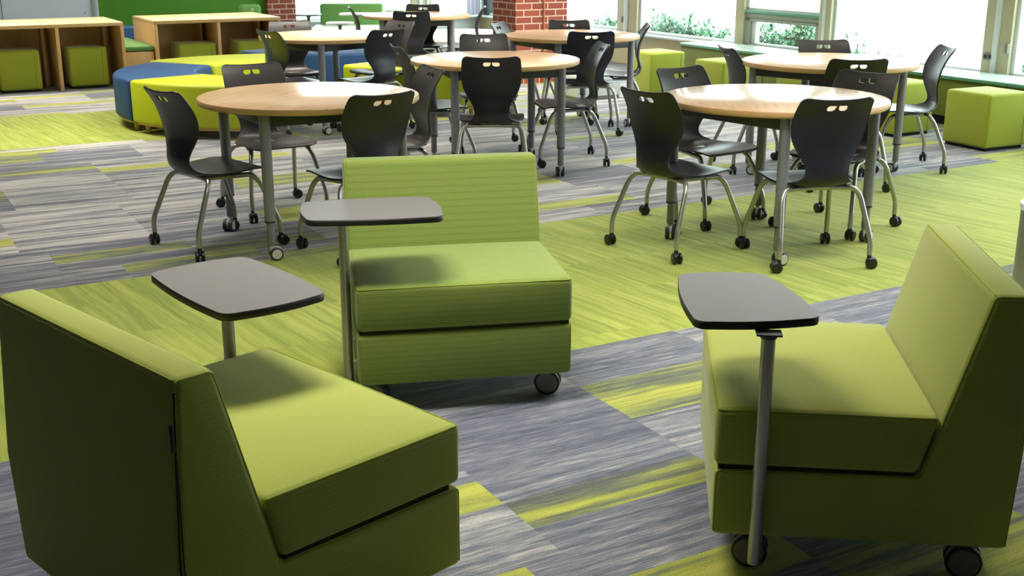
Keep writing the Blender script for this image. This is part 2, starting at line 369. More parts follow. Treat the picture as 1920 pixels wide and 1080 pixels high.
# windows of the right wall: frames run along v
def window_right(n, v0, v1, z0=0.39, z1=2.4, fr='frame_white', w=0.035):
    wn = empty('window_%d' % n, G(8.5, 0, 0), AL); struct(wn)
    bm = bmesh.new()
    for (a, b, c, d) in ((v0, v0 + w, z0, z1), (v1 - w, v1, z0, z1), (v0, v1, z0, z0 + w * 0.8), (v0, v1, z1 - w, z1)):
        box(bm, (0.01, a, c), (0.10, b, d), 0.003)
    finish(bm, 'window_frame', fr, wn)
    bm = bmesh.new(); box(bm, (0.05, v0 + w * 0.5, z0 + 0.01), (0.056, v1 - w * 0.5, z1 - 0.01)); finish(bm, 'window_pane', 'glass', wn, smooth=False)
    return wn
def mullion(n, v0, v1, m='frame_beige', extra=True):
    o = empty('trim_%d' % n, G(8.5, 0, 0), AL); struct(o)
    bm = bmesh.new(); box(bm, (-0.03, v0, 0.39), (0.16, v1, 2.4), 0.004); finish(bm, 'post', m, o)
    if extra:
        bm = bmesh.new(); box(bm, (-0.045, v0 + (v1 - v0) * 0.42, 0.39), (-0.028, v0 + (v1 - v0) * 0.62, 2.4), 0.003); finish(bm, 'cover_strip', 'frame_white', o)
    return o
window_right(1, 13.70, 15.85)
window_right(2, 12.34, 13.70)
mp = mullion(3, 11.92, 12.34)
bm = bmesh.new(); box(bm, (-0.05, 12.19, 0.50), (-0.03, 12.23, 0.57), 0.003); finish(bm, 'window_latch', 'outlet', mp)
window_right(3, 10.10, 11.92)
mullion(4, 9.96, 10.10, 'frame_beige', False)
# awning window with its transom
aw = window_right(4, 8.84, 9.96, 0.76, 2.4, 'frame_white')
bm = bmesh.new(); box(bm, (-0.02, 8.84, 0.735), (0.13, 9.96, 0.765), 0.004); finish(bm, 'transom_ledge', 'frame_teal', aw)
bm = bmesh.new(); box(bm, (0.0, 8.84, 0.68), (0.13, 9.96, 0.735), 0.004); finish(bm, 'transom', 'frame_grey', aw)
aw2 = empty('window_5', G(8.5, 0, 0), AL); struct(aw2)
bm = bmesh.new()
for (a, b, c, d) in ((8.84, 8.90, 0.39, 0.68), (9.88, 9.96, 0.39, 0.68), (8.84, 9.96, 0.39, 0.415), (8.84, 9.96, 0.65, 0.68)): box(bm, (-0.01, a, c), (0.1, b, d), 0.004)
finish(bm, 'window_frame', 'frame_grey', aw2)
bm = bmesh.new()
for (a, b, c, d) in ((9.82, 9.88, 0.40, 0.65), (8.90, 9.88, 0.405, 0.425)): box(bm, (0.02, a, c), (0.08, b, d), 0.003)
finish(bm, 'sash', 'frame_white', aw2)
bm = bmesh.new(); box(bm, (0.05, 8.88, 0.40), (0.056, 9.9, 0.67)); finish(bm, 'window_pane', 'glass', aw2, smooth=False)
mullion(5, 8.68, 8.84)
window_right(6, 6.87, 8.68)
col = mullion(6, 6.60, 6.87)
bm = bmesh.new(); box(bm, (-0.06, 6.60, 0.58), (-0.03, 6.63, 0.66), 0.003); finish(bm, 'window_latch', 'outlet', col)
window_right(7, 4.5, 6.60); mullion(7, 4.2, 4.5); window_right(8, 2.2, 4.2); mullion(8, 1.9, 2.2); window_right(9, 0.0, 1.9)
# socket plate on the wide post
so = empty('wall_socket', G(8.465, 6.80, 0.535), AL); tag(so, 'small grey double socket plate on the beige window post', 'socket')
bm = bmesh.new(); box(bm, (-0.010, -0.045, -0.022), (0, 0.045, 0.03), 0.003); finish(bm, 'plate', 'outlet', so)
bm = bmesh.new()
for a in (-0.022, 0.022): box(bm, (-0.013, a - 0.014, -0.010), (-0.0095, a + 0.014, 0.018), 0.002)
finish(bm, 'outlet_face', 'collar', so)
# windows of the back wall
def window_back(n, u0, u1, z0=0.385, z1=2.4, w=0.035):
    wn = empty('window_%d' % n, G(0, 16.0, 0), AL); struct(wn)
    bm = bmesh.new()
    for (a, b, c, d) in ((u0, u0 + w, z0, z1), (u1 - w, u1, z0, z1), (u0, u1, z0, z0 + w * 0.7), (u0, u1, z1 - w, z1)): box(bm, (a, 0.01, c), (b, 0.10, d), 0.003)
    finish(bm, 'window_frame', 'frame_white', wn)
    bm = bmesh.new(); box(bm, (u0 + w * 0.5, 0.05, z0 + 0.01), (u1 - w * 0.5, 0.056, z1 - 0.01)); finish(bm, 'window_pane', 'glass', wn, smooth=False)
window_back(10, 5.585, 7.39); window_back(11, 7.68, 8.45)
o = empty('trim_9', G(0, 16.0, 0), AL); struct(o)
bm = bmesh.new(); box(bm, (7.39, -0.03, 0.385), (7.68, 0.15, 2.4), 0.004); finish(bm, 'post', 'frame_beige', o)
bm = bmesh.new(); box(bm, (7.48, -0.05, 0.385), (7.53, -0.025, 2.4), 0.003); box(bm, (7.60, -0.05, 0.385), (7.63, -0.025, 2.4), 0.003); finish(bm, 'cover_strip', 'frame_white', o)
o = empty('trim_10', G(8.5, 15.95, 0), AL); struct(o)
bm = bmesh.new(); box(bm, (-0.05, -0.10, 0.385), (0.15, 0.2, 2.4), 0.004); finish(bm, 'corner_post', 'frame_white', o)
bm = bmesh.new(); box(bm, (-0.02, -0.22, 0.385), (0.10, -0.10, 2.4), 0.004); finish(bm, 'corner_frame', 'collar', o)
# a strip of curtain beside the corner
cu = bmesh.new(); N = 40; top = []; bot = []
for k in range(N + 1):
    u = 8.16 + 0.28 * k / N; d = 0.02 * math.sin(k * 1.15)
    bot.append(cu.verts.new((u + 0.05 * (1 - k / N), 15.86 + d, 0.40))); top.append(cu.verts.new((u, 15.86 + d, 2.38)))
for k in range(N): cu.faces.new((bot[k], bot[k + 1], top[k + 1], top[k]))
bmesh.ops.solidify(cu, geom=cu.faces, thickness=0.004)
tag(finish(cu, 'curtain', 'curtain', rot=grid_rot), 'narrow pale lilac curtain hanging in the far corner window', 'curtain')

# free-standing brick pillar with its conduit
pl = empty('trim_11', G(6.24, 10.95, 0), AL); struct(pl)
bm = bmesh.new(); box(bm, (0, 0, 0), (0.63, 0.50, CEIL)); finish(bm, 'brick_pillar', 'brick', pl, smooth=False)
o = empty('conduit', G(6.24 + 0.335, 10.95, 0), AL)
tag(o, 'thin brown vertical pipe running up the face of the brick pillar', 'pipe')
bm = bmesh.new(); tube(bm, [(0, -0.014, 0.0), (0, -0.014, CEIL)], 0.010, 10); finish(bm, 'pipe', 'copper', o)
bm = bmesh.new()
for z in (0.35, 0.95, 1.6, 2.2): box(bm, (-0.02, -0.008, z), (0.02, 0.0, z + 0.02), 0.002)
finish(bm, 'pipe_clip', 'copper', o)

# ceiling panels
pr = None
for (u, v) in PANELS:
    if pr is None:
        pr = empty('ceiling_light', G(u, v, CEIL), AL)
        bm = bmesh.new()
        for (a, b, c, d) in ((-0.63, 0.63, -0.33, -0.30), (-0.63, 0.63, 0.30, 0.33), (-0.63, -0.60, -0.30, 0.30), (0.60, 0.63, -0.30, 0.30)): box(bm, (a, c, -0.04), (b, d, 0.0))
        finish(bm, 'frame', 'frame_white', pr, smooth=False)
        bm = bmesh.new(); box(bm, (-0.60, -0.30, -0.03), (0.60, 0.30, -0.005)); finish(bm, 'diffuser', 'diffuser', pr, smooth=False)
        o = pr
    else: o = copy_tree(pr); o.location = G(u, v, CEIL)
    tag(o, 'rectangular white ceiling light panel above the room', 'ceiling light', 'ceiling light panels')

# ------------------------------------------------------------------ school chair
def make_chair(name):
    root = empty(name, (0, 0, 0))
    # profile knots: x, z, half width, edge curl
    K = [(0.205, 0.388, 0.150, 0.000), (0.195, 0.398, 0.188, 0.002), (0.165, 0.403, 0.203, 0.006), (0.10, 0.402, 0.208, 0.010), (0.02, 0.392, 0.206, 0.014),
         (-0.06, 0.384, 0.192, 0.018), (-0.125, 0.386, 0.160, 0.020), (-0.172, 0.402, 0.125, 0.020), (-0.195, 0.432, 0.104, 0.018), (-0.200, 0.470, 0.100, 0.016),
         (-0.190, 0.515, 0.113, 0.016), (-0.180, 0.560, 0.140, 0.018), (-0.180, 0.605, 0.166, 0.022), (-0.190, 0.655, 0.178, 0.026), (-0.208, 0.705, 0.179, 0.026), (-0.230, 0.752, 0.176, 0.022),
         (-0.250, 0.785, 0.172, 0.018), (-0.258, 0.797, 0.163, 0.016), (-0.263, 0.803, 0.146, 0.014)]
    R_ = crom(K, 3); NC = 20; TH = 0.0085
    grid = []
    for i, (x, z, hw, cu) in enumerate(R_):
        a = R_[max(i - 1, 0)]; b = R_[min(i + 1, len(R_) - 1)]
        d = Vector((b[0] - a[0], 0, b[1] - a[1])).normalized(); nrm = Vector((d.z, 0, -d.x))   # towards the sitter
        if nrm.x < 0 and nrm.z < 0: nrm = -nrm
        r = []
        for k in range(NC + 1):
            s = -1 + 2 * k / NC; c = Vector((x, hw * s, z)) + nrm * cu * abs(s) ** 2.2
            slope = nrm - Vector((0, 1, 0)) * (cu * 2.2 * abs(s) ** 1.2 * (1 if s > 0 else -1) / hw); slope.normalize()
            r.append((c, slope))
        grid.append(r)
    # orient normals consistently: sitter side = up on the seat, forward on the back
    split = next(i for i, q in enumerate(R_) if q[1] > 0.432 and q[0] < -0.15)
    def part(i0, i1, nm):
        bm = bmesh.new(); F = []; B = []
        for i in range(i0, i1 + 1):
            F.append([bm.verts.new(c) for c, n in grid[i]]); B.append([bm.verts.new(c - n * TH) for c, n in grid[i]])
        for A in (F, B):
            for a, b in zip(A, A[1:]):
                for k in range(NC): bm.faces.new((a[k], a[k + 1], b[k + 1], b[k]))
        n = len(F)
        for i in range(n - 1):
            for k in (0, NC): bm.faces.new((F[i][k], F[i + 1][k], B[i + 1][k], B[i][k]))
        for i in (0, n - 1):
            for k in range(NC): bm.faces.new((F[i][k], F[i][k + 1], B[i][k + 1], B[i][k]))
        return finish(bm, nm, 'plastic', root, angle=50)
    seat = part(0, split, 'seat'); back = part(split, len(R_) - 1, 'backrest')
    # the two D-shaped grip holes
    cut = bmesh.new()
    for sg in (-1, 1):
        pts = [(0.0045, 0.0120), (0.041, 0.0120)] + [(0.041 + 0.0125 * math.sin(PI * k / 10), 0.0125 * math.cos(PI * k / 10) - 0.0005) for k in range(1, 10)] + [(0.041, -0.013), (0.026, -0.013), (0.016, -0.0115), (0.009, -0.007), (0.0055, 0.0)]
        pts = [(sg * a, z) for a, z in pts]
        q = [(a * 0.95, z + 0.765) for a, z in pts]
        b = bmesh.new(); A = [b.verts.new((-0.40, y, z)) for y, z in q]; C = [b.verts.new((-0.10, y, z)) for y, z in q]
        b.faces.new(A); b.faces.new(C[::-1])
        for i in range(len(q)): b.faces.new((A[i], A[(i + 1) % len(q)], C[(i + 1) % len(q)], C[i]))
        bmesh.ops.remove_doubles(b, verts=b.verts, dist=0.0004)
        bmesh.ops.recalc_face_normals(b, faces=b.faces); merge(cut, b)
    co = finish(cut, 'cutter', 'plastic', smooth=False)
    md = back.modifiers.new('holes', 'BOOLEAN'); md.operation = 'DIFFERENCE'; md.object = co; md.solver = 'EXACT'
    dg = bpy.context.evaluated_depsgraph_get(); ne = bpy.data.meshes.new_from_object(back.evaluated_get(dg))
    back.modifiers.clear(); back.data = ne; ne.set_sharp_from_angle(angle=math.radians(50)); bpy.data.objects.remove(co)
    # moulded rim that runs round the back
    bm = bmesh.new()
    for sg in (0, NC):
        pts = [grid[i][sg][0] - grid[i][sg][1] * TH * 0.5 for i in range(split - 6, len(R_))]; tube(bm, pts, 0.0058, 8)
    tube(bm, [grid[-1][k][0] - grid[-1][k][1] * TH * 0.5 for k in range(NC + 1)], 0.0058, 8)
    finish(bm, 'back_rim', 'plastic', root)
    # tubular legs
    rl = 0.0125
    for sx in (-1, 1):
        for sy in (-1, 1):
            if sx < 0: P = [(-0.232, sy * 0.226, 0.066), (-0.232, sy * 0.226, 0.135), (-0.150, sy * 0.196, 0.335), (-0.125, sy * 0.172, 0.372), (-0.115, sy * 0.10, 0.374)]
            else: P = [(0.232, sy * 0.222, 0.066), (0.230, sy * 0.222, 0.125), (0.150, sy * 0.182, 0.335), (0.115, sy * 0.165, 0.374), (0.03, sy * 0.150, 0.374)]
            bm = bmesh.new(); tube(bm, fillet(P, 0.055, 5), rl, 12); lg = finish(bm, 'leg', 'silver', root)
            fx, fy = P[0][0], P[0][1]
            bm = bmesh.new(); ang = 0.6 + sx * 0.9 + sy * 1.7; dx, dy = math.cos(ang), math.sin(ang)
            for off in (-0.0135, 0.0135):
                b = bmesh.new(); lathe(b, [(0, -0.009), (0.022, -0.009), (0.0275, -0.005), (0.0275, 0.005), (0.022, 0.009), (0, 0.009)], 20, (0, off, 0), 'y')
                bmesh.ops.rotate(b, verts=b.verts, cent=(0, 0, 0), matrix=Matrix.Rotation(ang, 3, 'Z')); bmesh.ops.translate(b, verts=b.verts, vec=(fx + dx * 0.012, fy + dy * 0.012, 0.0275)); merge(bm, b)
            b = bmesh.new(); bmesh.ops.create_uvsphere(b, u_segments=16, v_segments=10, radius=0.0235)
            for v in b.verts:
                v.co.y *= 0.45
                if v.co.z < 0: v.co.z *= 0.3
            bmesh.ops.rotate(b, verts=b.verts, cent=(0, 0, 0), matrix=Matrix.Rotation(ang, 3, 'Z')); bmesh.ops.translate(b, verts=b.verts, vec=(fx + dx * 0.008, fy + dy * 0.008, 0.034)); merge(bm, b)
            tube(bm, [(fx, fy, 0.045), (fx, fy, 0.073)], 0.0105, 10)
            finish(bm, 'caster', 'caster', lg)
    bm = bmesh.new()
    tube(bm, [(-0.115, -0.12, 0.374), (-0.115, 0.12, 0.374)], rl, 12)
    for sy in (-1, 1): tube(bm, [(0.05, sy * 0.150, 0.374), (-0.105, sy * 0.110, 0.374)], rl * 0.95, 10)
    box(bm, (0.03, -0.15, 0.370), (0.06, 0.15, 0.382), 0.003); box(bm, (-0.13, -0.05, 0.372), (-0.07, 0.05, 0.388), 0.003)
    finish(bm, 'seat_frame', 'silver', root)
    return root

black_chair = make_chair('school_chair')
lit_chair = copy_tree(black_chair)
def lighten(o):
    for ch in o.children:
        if ch.name.split('.')[0] in ('seat', 'backrest', 'back_rim'):
            ch.data = ch.data.copy(); ch.data.materials.clear(); ch.data.materials.append(M['plastic_lit'])
lighten(lit_chair)
CH = [  # x, y, heading in degrees, tone (g: black with light painted in), label, group
 (-1.500, 5.840, 43.6, 'b', 'black school chair seen from behind at the left of the nearest left round table', 'chairs at the near left table'),
 (-1.365, 6.64, -57, 'g', 'lit-toned black school chair across the near left table, in front of the lime ottoman', 'chairs at the near left table'),
 (-0.750, 5.72, 127, 'b', 'black school chair directly behind the ribbed green lounge chair, back turned to us', 'chairs at the near left table'),
 (-0.670, 6.56, 205, 'g', 'lit-toned black school chair seen sideways between the near left and centre tables', 'chairs at the near left table'),
 (0.830, 5.800, 38.5, 'b', 'black school chair seen from behind at the left of the near right table', 'chairs at the near right table'),
 (1.080, 6.46, -55, 'g', 'lit-toned black school chair behind the left half of the near right table', 'chairs at the near right table'),
 (1.415, 5.650, 100.5, 'b', 'black school chair nearest the right lounge chair tablet, back square to us', 'chairs at the near right table'),
 (1.752, 6.24, 225, 'g', 'lit-toned black school chair behind the right half of the near right table', 'chairs at the near right table'),
 (-0.135, 7.79, 91, 'b', 'black school chair in front of the centre round table, back square to us', 'chairs at the centre table'),
 (-0.180, 8.74, -82, 'g', 'lit-toned black school chair behind the centre round table, only its top showing', 'chairs at the centre table'),
 (0.380, 8.18, 190, 'b', 'black school chair at the right of the centre round table, seen sideways facing left', 'chairs at the centre table'),
 (-0.535, 8.10, 18, 'g', 'lit-toned black school chair at the left of the centre round table, seen edge-on', 'chairs at the centre table'),
 (2.199, 8.22, -90, 'g', 'lit-toned black school chair on the window side of the far right table, top only showing', 'chairs at the far right table'),
 (2.065, 7.44, 91, 'b', 'black school chair between the two right-hand round tables, back to us', 'chairs at the far right table'),
 (2.640, 7.960, 178, 'b', 'black school chair at the far right table, nearest the big green cube', 'chairs at the far right table'),
 (1.700, 7.97, 8, 'g', 'lit-toned black school chair edge-on at the left of the far right table', 'chairs at the far right table'),
 (0.498, 10.29, -90, 'g', 'lit-toned black school chair on the window side of the table by the brick pillar', 'chairs at the table by the pillar'),
 (0.600, 9.57, 92, 'b', 'black school chair facing away in front of the table by the brick pillar', 'chairs at the table by the pillar'),
 (0.880, 10.02, 178, 'b', 'black school chair sideways between the pillar table and the first green cube', 'chairs at the table by the pillar'),
 (0.110, 10.14, -20, 'g', 'lit-toned black school chair against the left edge of the table by the brick pillar', 'chairs at the table by the pillar'),
 (-1.70, 9.50, 40, 'b', 'black school chair at the left of the round table inside the lime and blue ottomans', 'chairs at the table amid the ottomans'),
 (-1.850, 10.17, -72, 'g', 'lit-toned black school chair behind the ottoman-ringed table, nearest the second oak cabinet', 'chairs at the table amid the ottomans'),
 (-1.170, 9.66, 135, 'b', 'black school chair in front of the rear blue ottoman, back half turned to us', 'chairs at the table amid the ottomans'),
 (-1.130, 10.26, 225, 'g', 'lit-toned black school chair at the far right of the table amid the ottomans', 'chairs at the table amid the ottomans'),
 (-0.992, 12.12, 91, 'b', 'black school chair in front of the farthest round table by the windows', 'chairs at the farthest table'),
 (-0.961, 12.68, -90, 'g', 'lit-toned black school chair on the window side of the farthest round table', 'chairs at the farthest table'),
 (-1.430, 12.54, 10, 'g', 'lit-toned black school chair edge-on at the left of the farthest round table', 'chairs at the farthest table'),
 (-0.540, 12.60, 180, 'g', 'lit-toned black school chair edge-on between the farthest table and the brick pillar', 'chairs at the farthest table'),
]
TB = [(-1.030, 6.015, -106, 'round maple table nearest on the left, behind the ribbed lounge chair'),
      (1.318, 5.930, -96, 'round maple table nearest on the right, standing on the green carpet band'),
      (-0.111, 7.857, -30, 'round maple table in the centre, between the left and right near tables'),
      (2.056, 7.728, 3, 'round maple table at far right by the window bench'),
      (0.488, 9.844, -15, 'round maple table in front of the free-standing brick pillar'),
      (-1.500, 9.80, -88, 'round maple table among the lime and blue ottomans, washed white by window glare'),
      (-0.982, 12.42, -40, 'smallest-looking round table farthest back near the window corner')]
ub = ug = False
for (x, y, h, tone, lab, grp) in CH:
    if tone == 'b': c = copy_tree(black_chair) if ub else black_chair; ub = True
    else: c = copy_tree(lit_chair) if ug else lit_chair; ug = True
    hx, hy = math.cos(math.radians(h)), math.sin(math.radians(h))
    for _ in range(60):        # keep the backrest clear of the table tops
        ok = True
        for (tx, ty, *_r) in TB:
            for s_ in (-0.18, -0.09, 0, 0.09, 0.18):
                bx, by = x - 0.205 * hx - s_ * hy, y - 0.205 * hy + s_ * hx
                if math.hypot(bx - tx, by - ty) < 0.5565 + 0.012: ok = False
        if ok: break
        x -= 0.006 * hx; y -= 0.006 * hy
    c.location = (x, y, 0); c.rotation_euler = (0, 0, math.radians(h)); tag(c, lab, 'chair', grp)

# ------------------------------------------------------------------ round tables
def make_table():
    root = empty('round_table', (0, 0, 0)); R = 0.5565; Z = 0.74
    bm = bmesh.new(); lathe(bm, [(0, Z - 0.002), (R - 0.004, Z - 0.002), (R - 0.004, Z), (R - 0.006, Z + 0.0005), (0, Z + 0.0005)], 96)
    tt = bmesh.new(); bm.free(); lathe(tt, [(0, Z - 0.004), (R - 0.003, Z - 0.004), (R - 0.003, Z - 0.001), (R - 0.005, Z), (0, Z)], 96); top = finish(tt, 'tabletop', 'maple', root)
    bm = bmesh.new(); lathe(bm, [(0, Z - 0.029), (R - 0.005, Z - 0.029), (R - 0.001, Z - 0.025), (R, Z - 0.020), (R, Z - 0.008), (R - 0.0015, Z - 0.002), (R - 0.004, Z - 0.0042), (0, Z - 0.0042)], 96)
    finish(bm, 'edge_band', 'maple_edge', top)
    LR = 0.495
    for k in range(4):
        a = PI / 2 * k; x, y = LR * math.cos(a), LR * math.sin(a)
        bm = bmesh.new(); lathe(bm, [(0, 0.196), (0.0265, 0.196), (0.0265, Z - 0.029), (0, Z - 0.029)], 24, (x, y, 0)); lg = finish(bm, 'leg', 'table_leg', root)
        bm = bmesh.new(); lathe(bm, [(0, 0.188), (0.0275, 0.188), (0.0275, 0.197), (0, 0.197)], 24, (x, y, 0)); finish(bm, 'leg_collar', 'collar', lg)
        bm = bmesh.new(); lathe(bm, [(0, 0.075), (0.017, 0.075), (0.020, 0.08), (0.020, 0.19), (0, 0.19)], 20, (x, y, 0)); finish(bm, 'leg_extension', 'table_leg', lg)
        ang = a + (2.2, 0.9, 2.9, 1.6)[k]; cx, cy = x + 0.020 * math.cos(ang), y + 0.020 * math.sin(ang)
        bm = bmesh.new()
        for off, sd in ((-0.017, -1), (0.017, 1)):
            b = bmesh.new(); lathe(b, [(0, -0.011), (0.026, -0.011), (0.0325, -0.007), (0.0325, 0.007), (0.026, 0.011), (0, 0.011)], 24, (0, off, 0), 'y', 1)
            lathe(b, [(0, -0.0125), (0.022, -0.0125), (0.024, -0.011), (0.024, 0.011), (0.022, 0.0125), (0, 0.0125)], 24, (0, off, 0), 'y', 0)
            bmesh.ops.rotate(b, verts=b.verts, cent=(0, 0, 0), matrix=Matrix.Rotation(ang, 3, 'Z')); bmesh.ops.translate(b, verts=b.verts, vec=(cx, cy, 0.0325)); merge(bm, b)
        b = bmesh.new(); bmesh.ops.create_uvsphere(b, u_segments=16, v_segments=10, radius=0.031)
        for v in b.verts:
            v.co.y *= 0.42
            if v.co.z < 0: v.co.z *= 0.3
        bmesh.ops.rotate(b, verts=b.verts, cent=(0, 0, 0), matrix=Matrix.Rotation(ang, 3, 'Z')); bmesh.ops.translate(b, verts=b.verts, vec=(cx, cy, 0.038)); merge(bm, b)
        tube(bm, [(x, y, 0.05), (x, y, 0.08)], 0.012, 12)
        finish(bm, 'caster', ['wheel_grey', 'collar'], lg)
    bm = bmesh.new()
    for k in range(4):
        a, b_ = PI / 2 * k, PI / 2 * (k + 1); d = LR * math.cos(PI / 4) - 0.005; h = LR * math.sin(PI / 4) - 0.01
        b = bmesh.new(); box(b, (d - 0.014, -h, Z - 0.092), (d + 0.014, h, Z - 0.029), 0.003)
        bmesh.ops.rotate(b, verts=b.verts, cent=(0, 0, 0), matrix=Matrix.Rotation(a + PI / 4, 3, 'Z')); merge(bm, b)
    finish(bm, 'apron', 'apron', root)
    return root
t0 = make_table()
for i, (x, y, a, lab) in enumerate(TB):
    o = t0 if i == 0 else copy_tree(t0); o.location = (x, y, 0); o.rotation_euler = (0, 0, math.radians(a)); tag(o, lab, 'table', 'round tables')

# ------------------------------------------------------------------ lounge chairs with tablet arms
def rounded_poly(corners, r, seg=7, bow=0.0):
    """rounded polygon with slightly bowed sides"""
    n = len(corners); C = [Vector((*c, 0)) for c in corners]; out = []; cen = sum(C, Vector()) / n
    for i in range(n):
        a, p, c = C[i - 1], C[i], C[(i + 1) % n]
        d1, d2 = (a - p).normalized(), (c - p).normalized(); p1, p2 = p + d1 * r, p + d2 * r
        for k in range(seg + 1):
            s = k / seg; q = (1 - s) ** 2 * p1 + 2 * s * (1 - s) * p + s * s * p2; out.append((q.x, q.y))
        nx1, nx2 = p2, c + (p - c).normalized() * r; L = (nx2 - nx1).length; nn = Vector((d2.y, -d2.x, 0))
        if nn.dot((p + c) / 2 - cen) < 0: nn = -nn
        for k in range(1, 10):
            s = k / 10; q = nx1.lerp(nx2, s) + nn * bow * 4 * s * (1 - s); out.append((q.x, q.y))
    return out
def lounge(name, fab, side, tab_corners, label, wheel_rot=0.0, zipper=False, brackets=False, pole_x=0.245, W=0.355, FX=0.350, ZB=0.102):
    root = empty(name, (0, 0, 0)); tag(root, label, 'lounge chair', 'green lounge chairs with tablet arms')
    # x forward; profile of base and back in one piece
    prof = [(FX, ZB), (FX, 0.279), (-0.130, 0.282), (-0.152, 0.36), (-0.170, 0.436), (-0.252, 0.738), (-0.338, 0.738), (-0.362, 0.36), (-0.350, ZB)]
    bm = bmesh.new(); prism(bm, prof, -W, W, 'y', 0.017, 4); body = finish(bm, 'backrest_and_base', fab, root, angle=40)
    # piping along the outer profile edges
    bm = bmesh.new()
    for sy in (-1, 1):
        y = sy * (W - 0.0052)
        tube(bm, fillet([(FX - 0.005, y, ZB + 0.01), (FX - 0.005, y, 0.274), (-0.134, y, 0.277), (-0.175, y, 0.436), (-0.2565, y, 0.7325), (-0.334, y, 0.7325), (-0.3565, y, 0.36), (-0.3445, y, ZB + 0.01)], 0.012, 4), 0.0022, 6)
    tube(bm, [(-0.2565, -W + 0.012, 0.7325), (-0.2565, W - 0.012, 0.7325)], 0.0022, 6); tube(bm, [(-0.334, -W + 0.012, 0.7325), (-0.334, W - 0.012, 0.7325)], 0.0022, 6)
    finish(bm, 'piping', 'piping', body)
    # the seat cushion, slightly crowned
    cp = [(FX + 0.002, 0.288), (FX + 0.003, 0.436), (-0.166, 0.436), (-0.128, 0.288)]
    b = bmesh.new(); prism(b, cp, -W, W, 'y', 0.018, 4)
    bmesh.ops.subdivide_edges(b, edges=[e for e in b.edges if e.calc_length() > 0.2], cuts=8, use_grid_fill=True)
    for v in b.verts:
        sx = 1 - ((v.co.x - 0.09) / 0.27) ** 2; sy = 1 - (v.co.y / W) ** 2
        if v.co.z > 0.42 and sx > 0 and sy > 0: v.co.z += 0.010 * (sx * sy) ** 0.6
        if v.co.x > FX - 0.02: v.co.x += 0.006 * max(0, sy) * max(0, 1 - ((v.co.z - 0.362) / 0.075) ** 2)
    cu = finish(b, 'seat_cushion', fab, root, angle=40)
    bm = bmesh.new(); z = 0.4312
    tube(bm, fillet([(-0.155, -W + 0.0052, z), (FX - 0.001, -W + 0.0052, z), (FX - 0.001, W - 0.0052, z), (-0.155, W - 0.0052, z)], 0.014, 5), 0.0024, 6)
    finish(bm, 'piping', 'piping', cu)
    bm = bmesh.new(); box(bm, (-0.12, -W + 0.01, 0.276), (0.34, W - 0.01, 0.292)); finish(bm, 'cushion_gap', 'seam', root, smooth=False)
    if zipper:
        bm = bmesh.new(); y = -W - 0.0005
        tube(bm, [(-0.352, y, 0.13), (-0.358, y, 0.36), (-0.348, y, 0.58), (-0.340, y, 0.715)], 0.0022, 6); tube(bm, [(-0.343, y, 0.13), (-0.350, y, 0.36), (-0.345, y, 0.62)], 0.0012, 6)
        finish(bm, 'zip_seam', 'seam', body)
        bm = bmesh.new(); box(bm, (-0.357, y - 0.006, 0.60), (-0.349, y + 0.002, 0.655), 0.003); finish(bm, 'zip_pull', 'edge_black', body)
    for sx in (-1, 1):
        for sy in (-1, 1):
            cx, cy = sx * 0.268 - (0.02 if sx > 0 else 0), sy * 0.295; b2 = bmesh.new()
            b = bmesh.new()
            for off in (-0.016, 0.016):
                lathe(b, [(0, -0.012), (0.036, -0.012), (0.044, -0.008), (0.044, 0.008), (0.036, 0.012), (0, 0.012)], 28, (0, off, 0), 'y', 1)
                lathe(b, [(0, -0.0135), (0.034, -0.0135), (0.036, -0.012), (0.036, 0.012), (0.034, 0.0135), (0, 0.0135)], 28, (0, off, 0), 'y', 0)
            bmesh.ops.rotate(b, verts=b.verts, cent=(0, 0, 0), matrix=Matrix.Rotation(wheel_rot, 3, 'Z')); bmesh.ops.translate(b, verts=b.verts, vec=(cx, cy, 0.044)); merge(b2, b)
            tube(b2, [(cx, cy, 0.044), (cx, cy, 0.103)], 0.012, 10, 1); box(b2, (cx - 0.025, cy - 0.025, 0.090), (cx + 0.025, cy + 0.025, 0.104), 0.003, mi=1)
            finish(b2, 'caster', ['wheel_dark', 'edge_black'], root)
    # pole and tablet
    py = side * (W + 0.028)
    bm = bmesh.new(); lathe(bm, [(0, 0.048), (0.015, 0.048), (0.0165, 0.052), (0.0165, 0.640), (0, 0.640)], 20, (pole_x, py, 0)); pole = finish(bm, 'tablet_pole', 'silver', root)
    bm = bmesh.new()
    for z in (0.155, 0.235): tube(bm, [(pole_x, py, z), (pole_x, side * (W - 0.01), z)], 0.006, 8)
    finish(bm, 'pole_bracket', 'bracket' if brackets else 'silver', pole)
    bm = bmesh.new(); lathe(bm, [(0, 0.628), (0.019, 0.628), (0.022, 0.640), (0, 0.640)], 20, (pole_x, py, 0)); box(bm, (pole_x - 0.03, py - 0.022, 0.636), (pole_x + 0.03, py + 0.022, 0.642), 0.003)
    finish(bm, 'mounting_plate', 'collar', pole)
    out = rounded_poly(tab_corners, 0.045, 7, 0.010)
    bm = bmesh.new(); prism(bm, out, 0.662, 0.6655, 'z', 0.0); tp = finish(bm, 'tablet', 'tablet', root, angle=30)
    cx = sum(p[0] for p in out) / len(out); cy = sum(p[1] for p in out) / len(out)
    bm = bmesh.new(); n = len(out); rings = []
    for (off, z) in ((-0.030, 0.641), (0.0005, 0.646), (0.0015, 0.652), (0.0015, 0.660), (0.0, 0.6640), (-0.002, 0.6648)):
        rg = []
        for p in out:
            d = Vector((p[0] - cx, p[1] - cy)); l = d.length; d = d * ((l + off) / l); rg.append(bm.verts.new((cx + d.x, cy + d.y, z)))
        rings.append(rg)
    for a, b in zip(rings, rings[1:]):
        for k in range(n): bm.faces.new((a[k], a[(k + 1) % n], b[(k + 1) % n], b[k]))
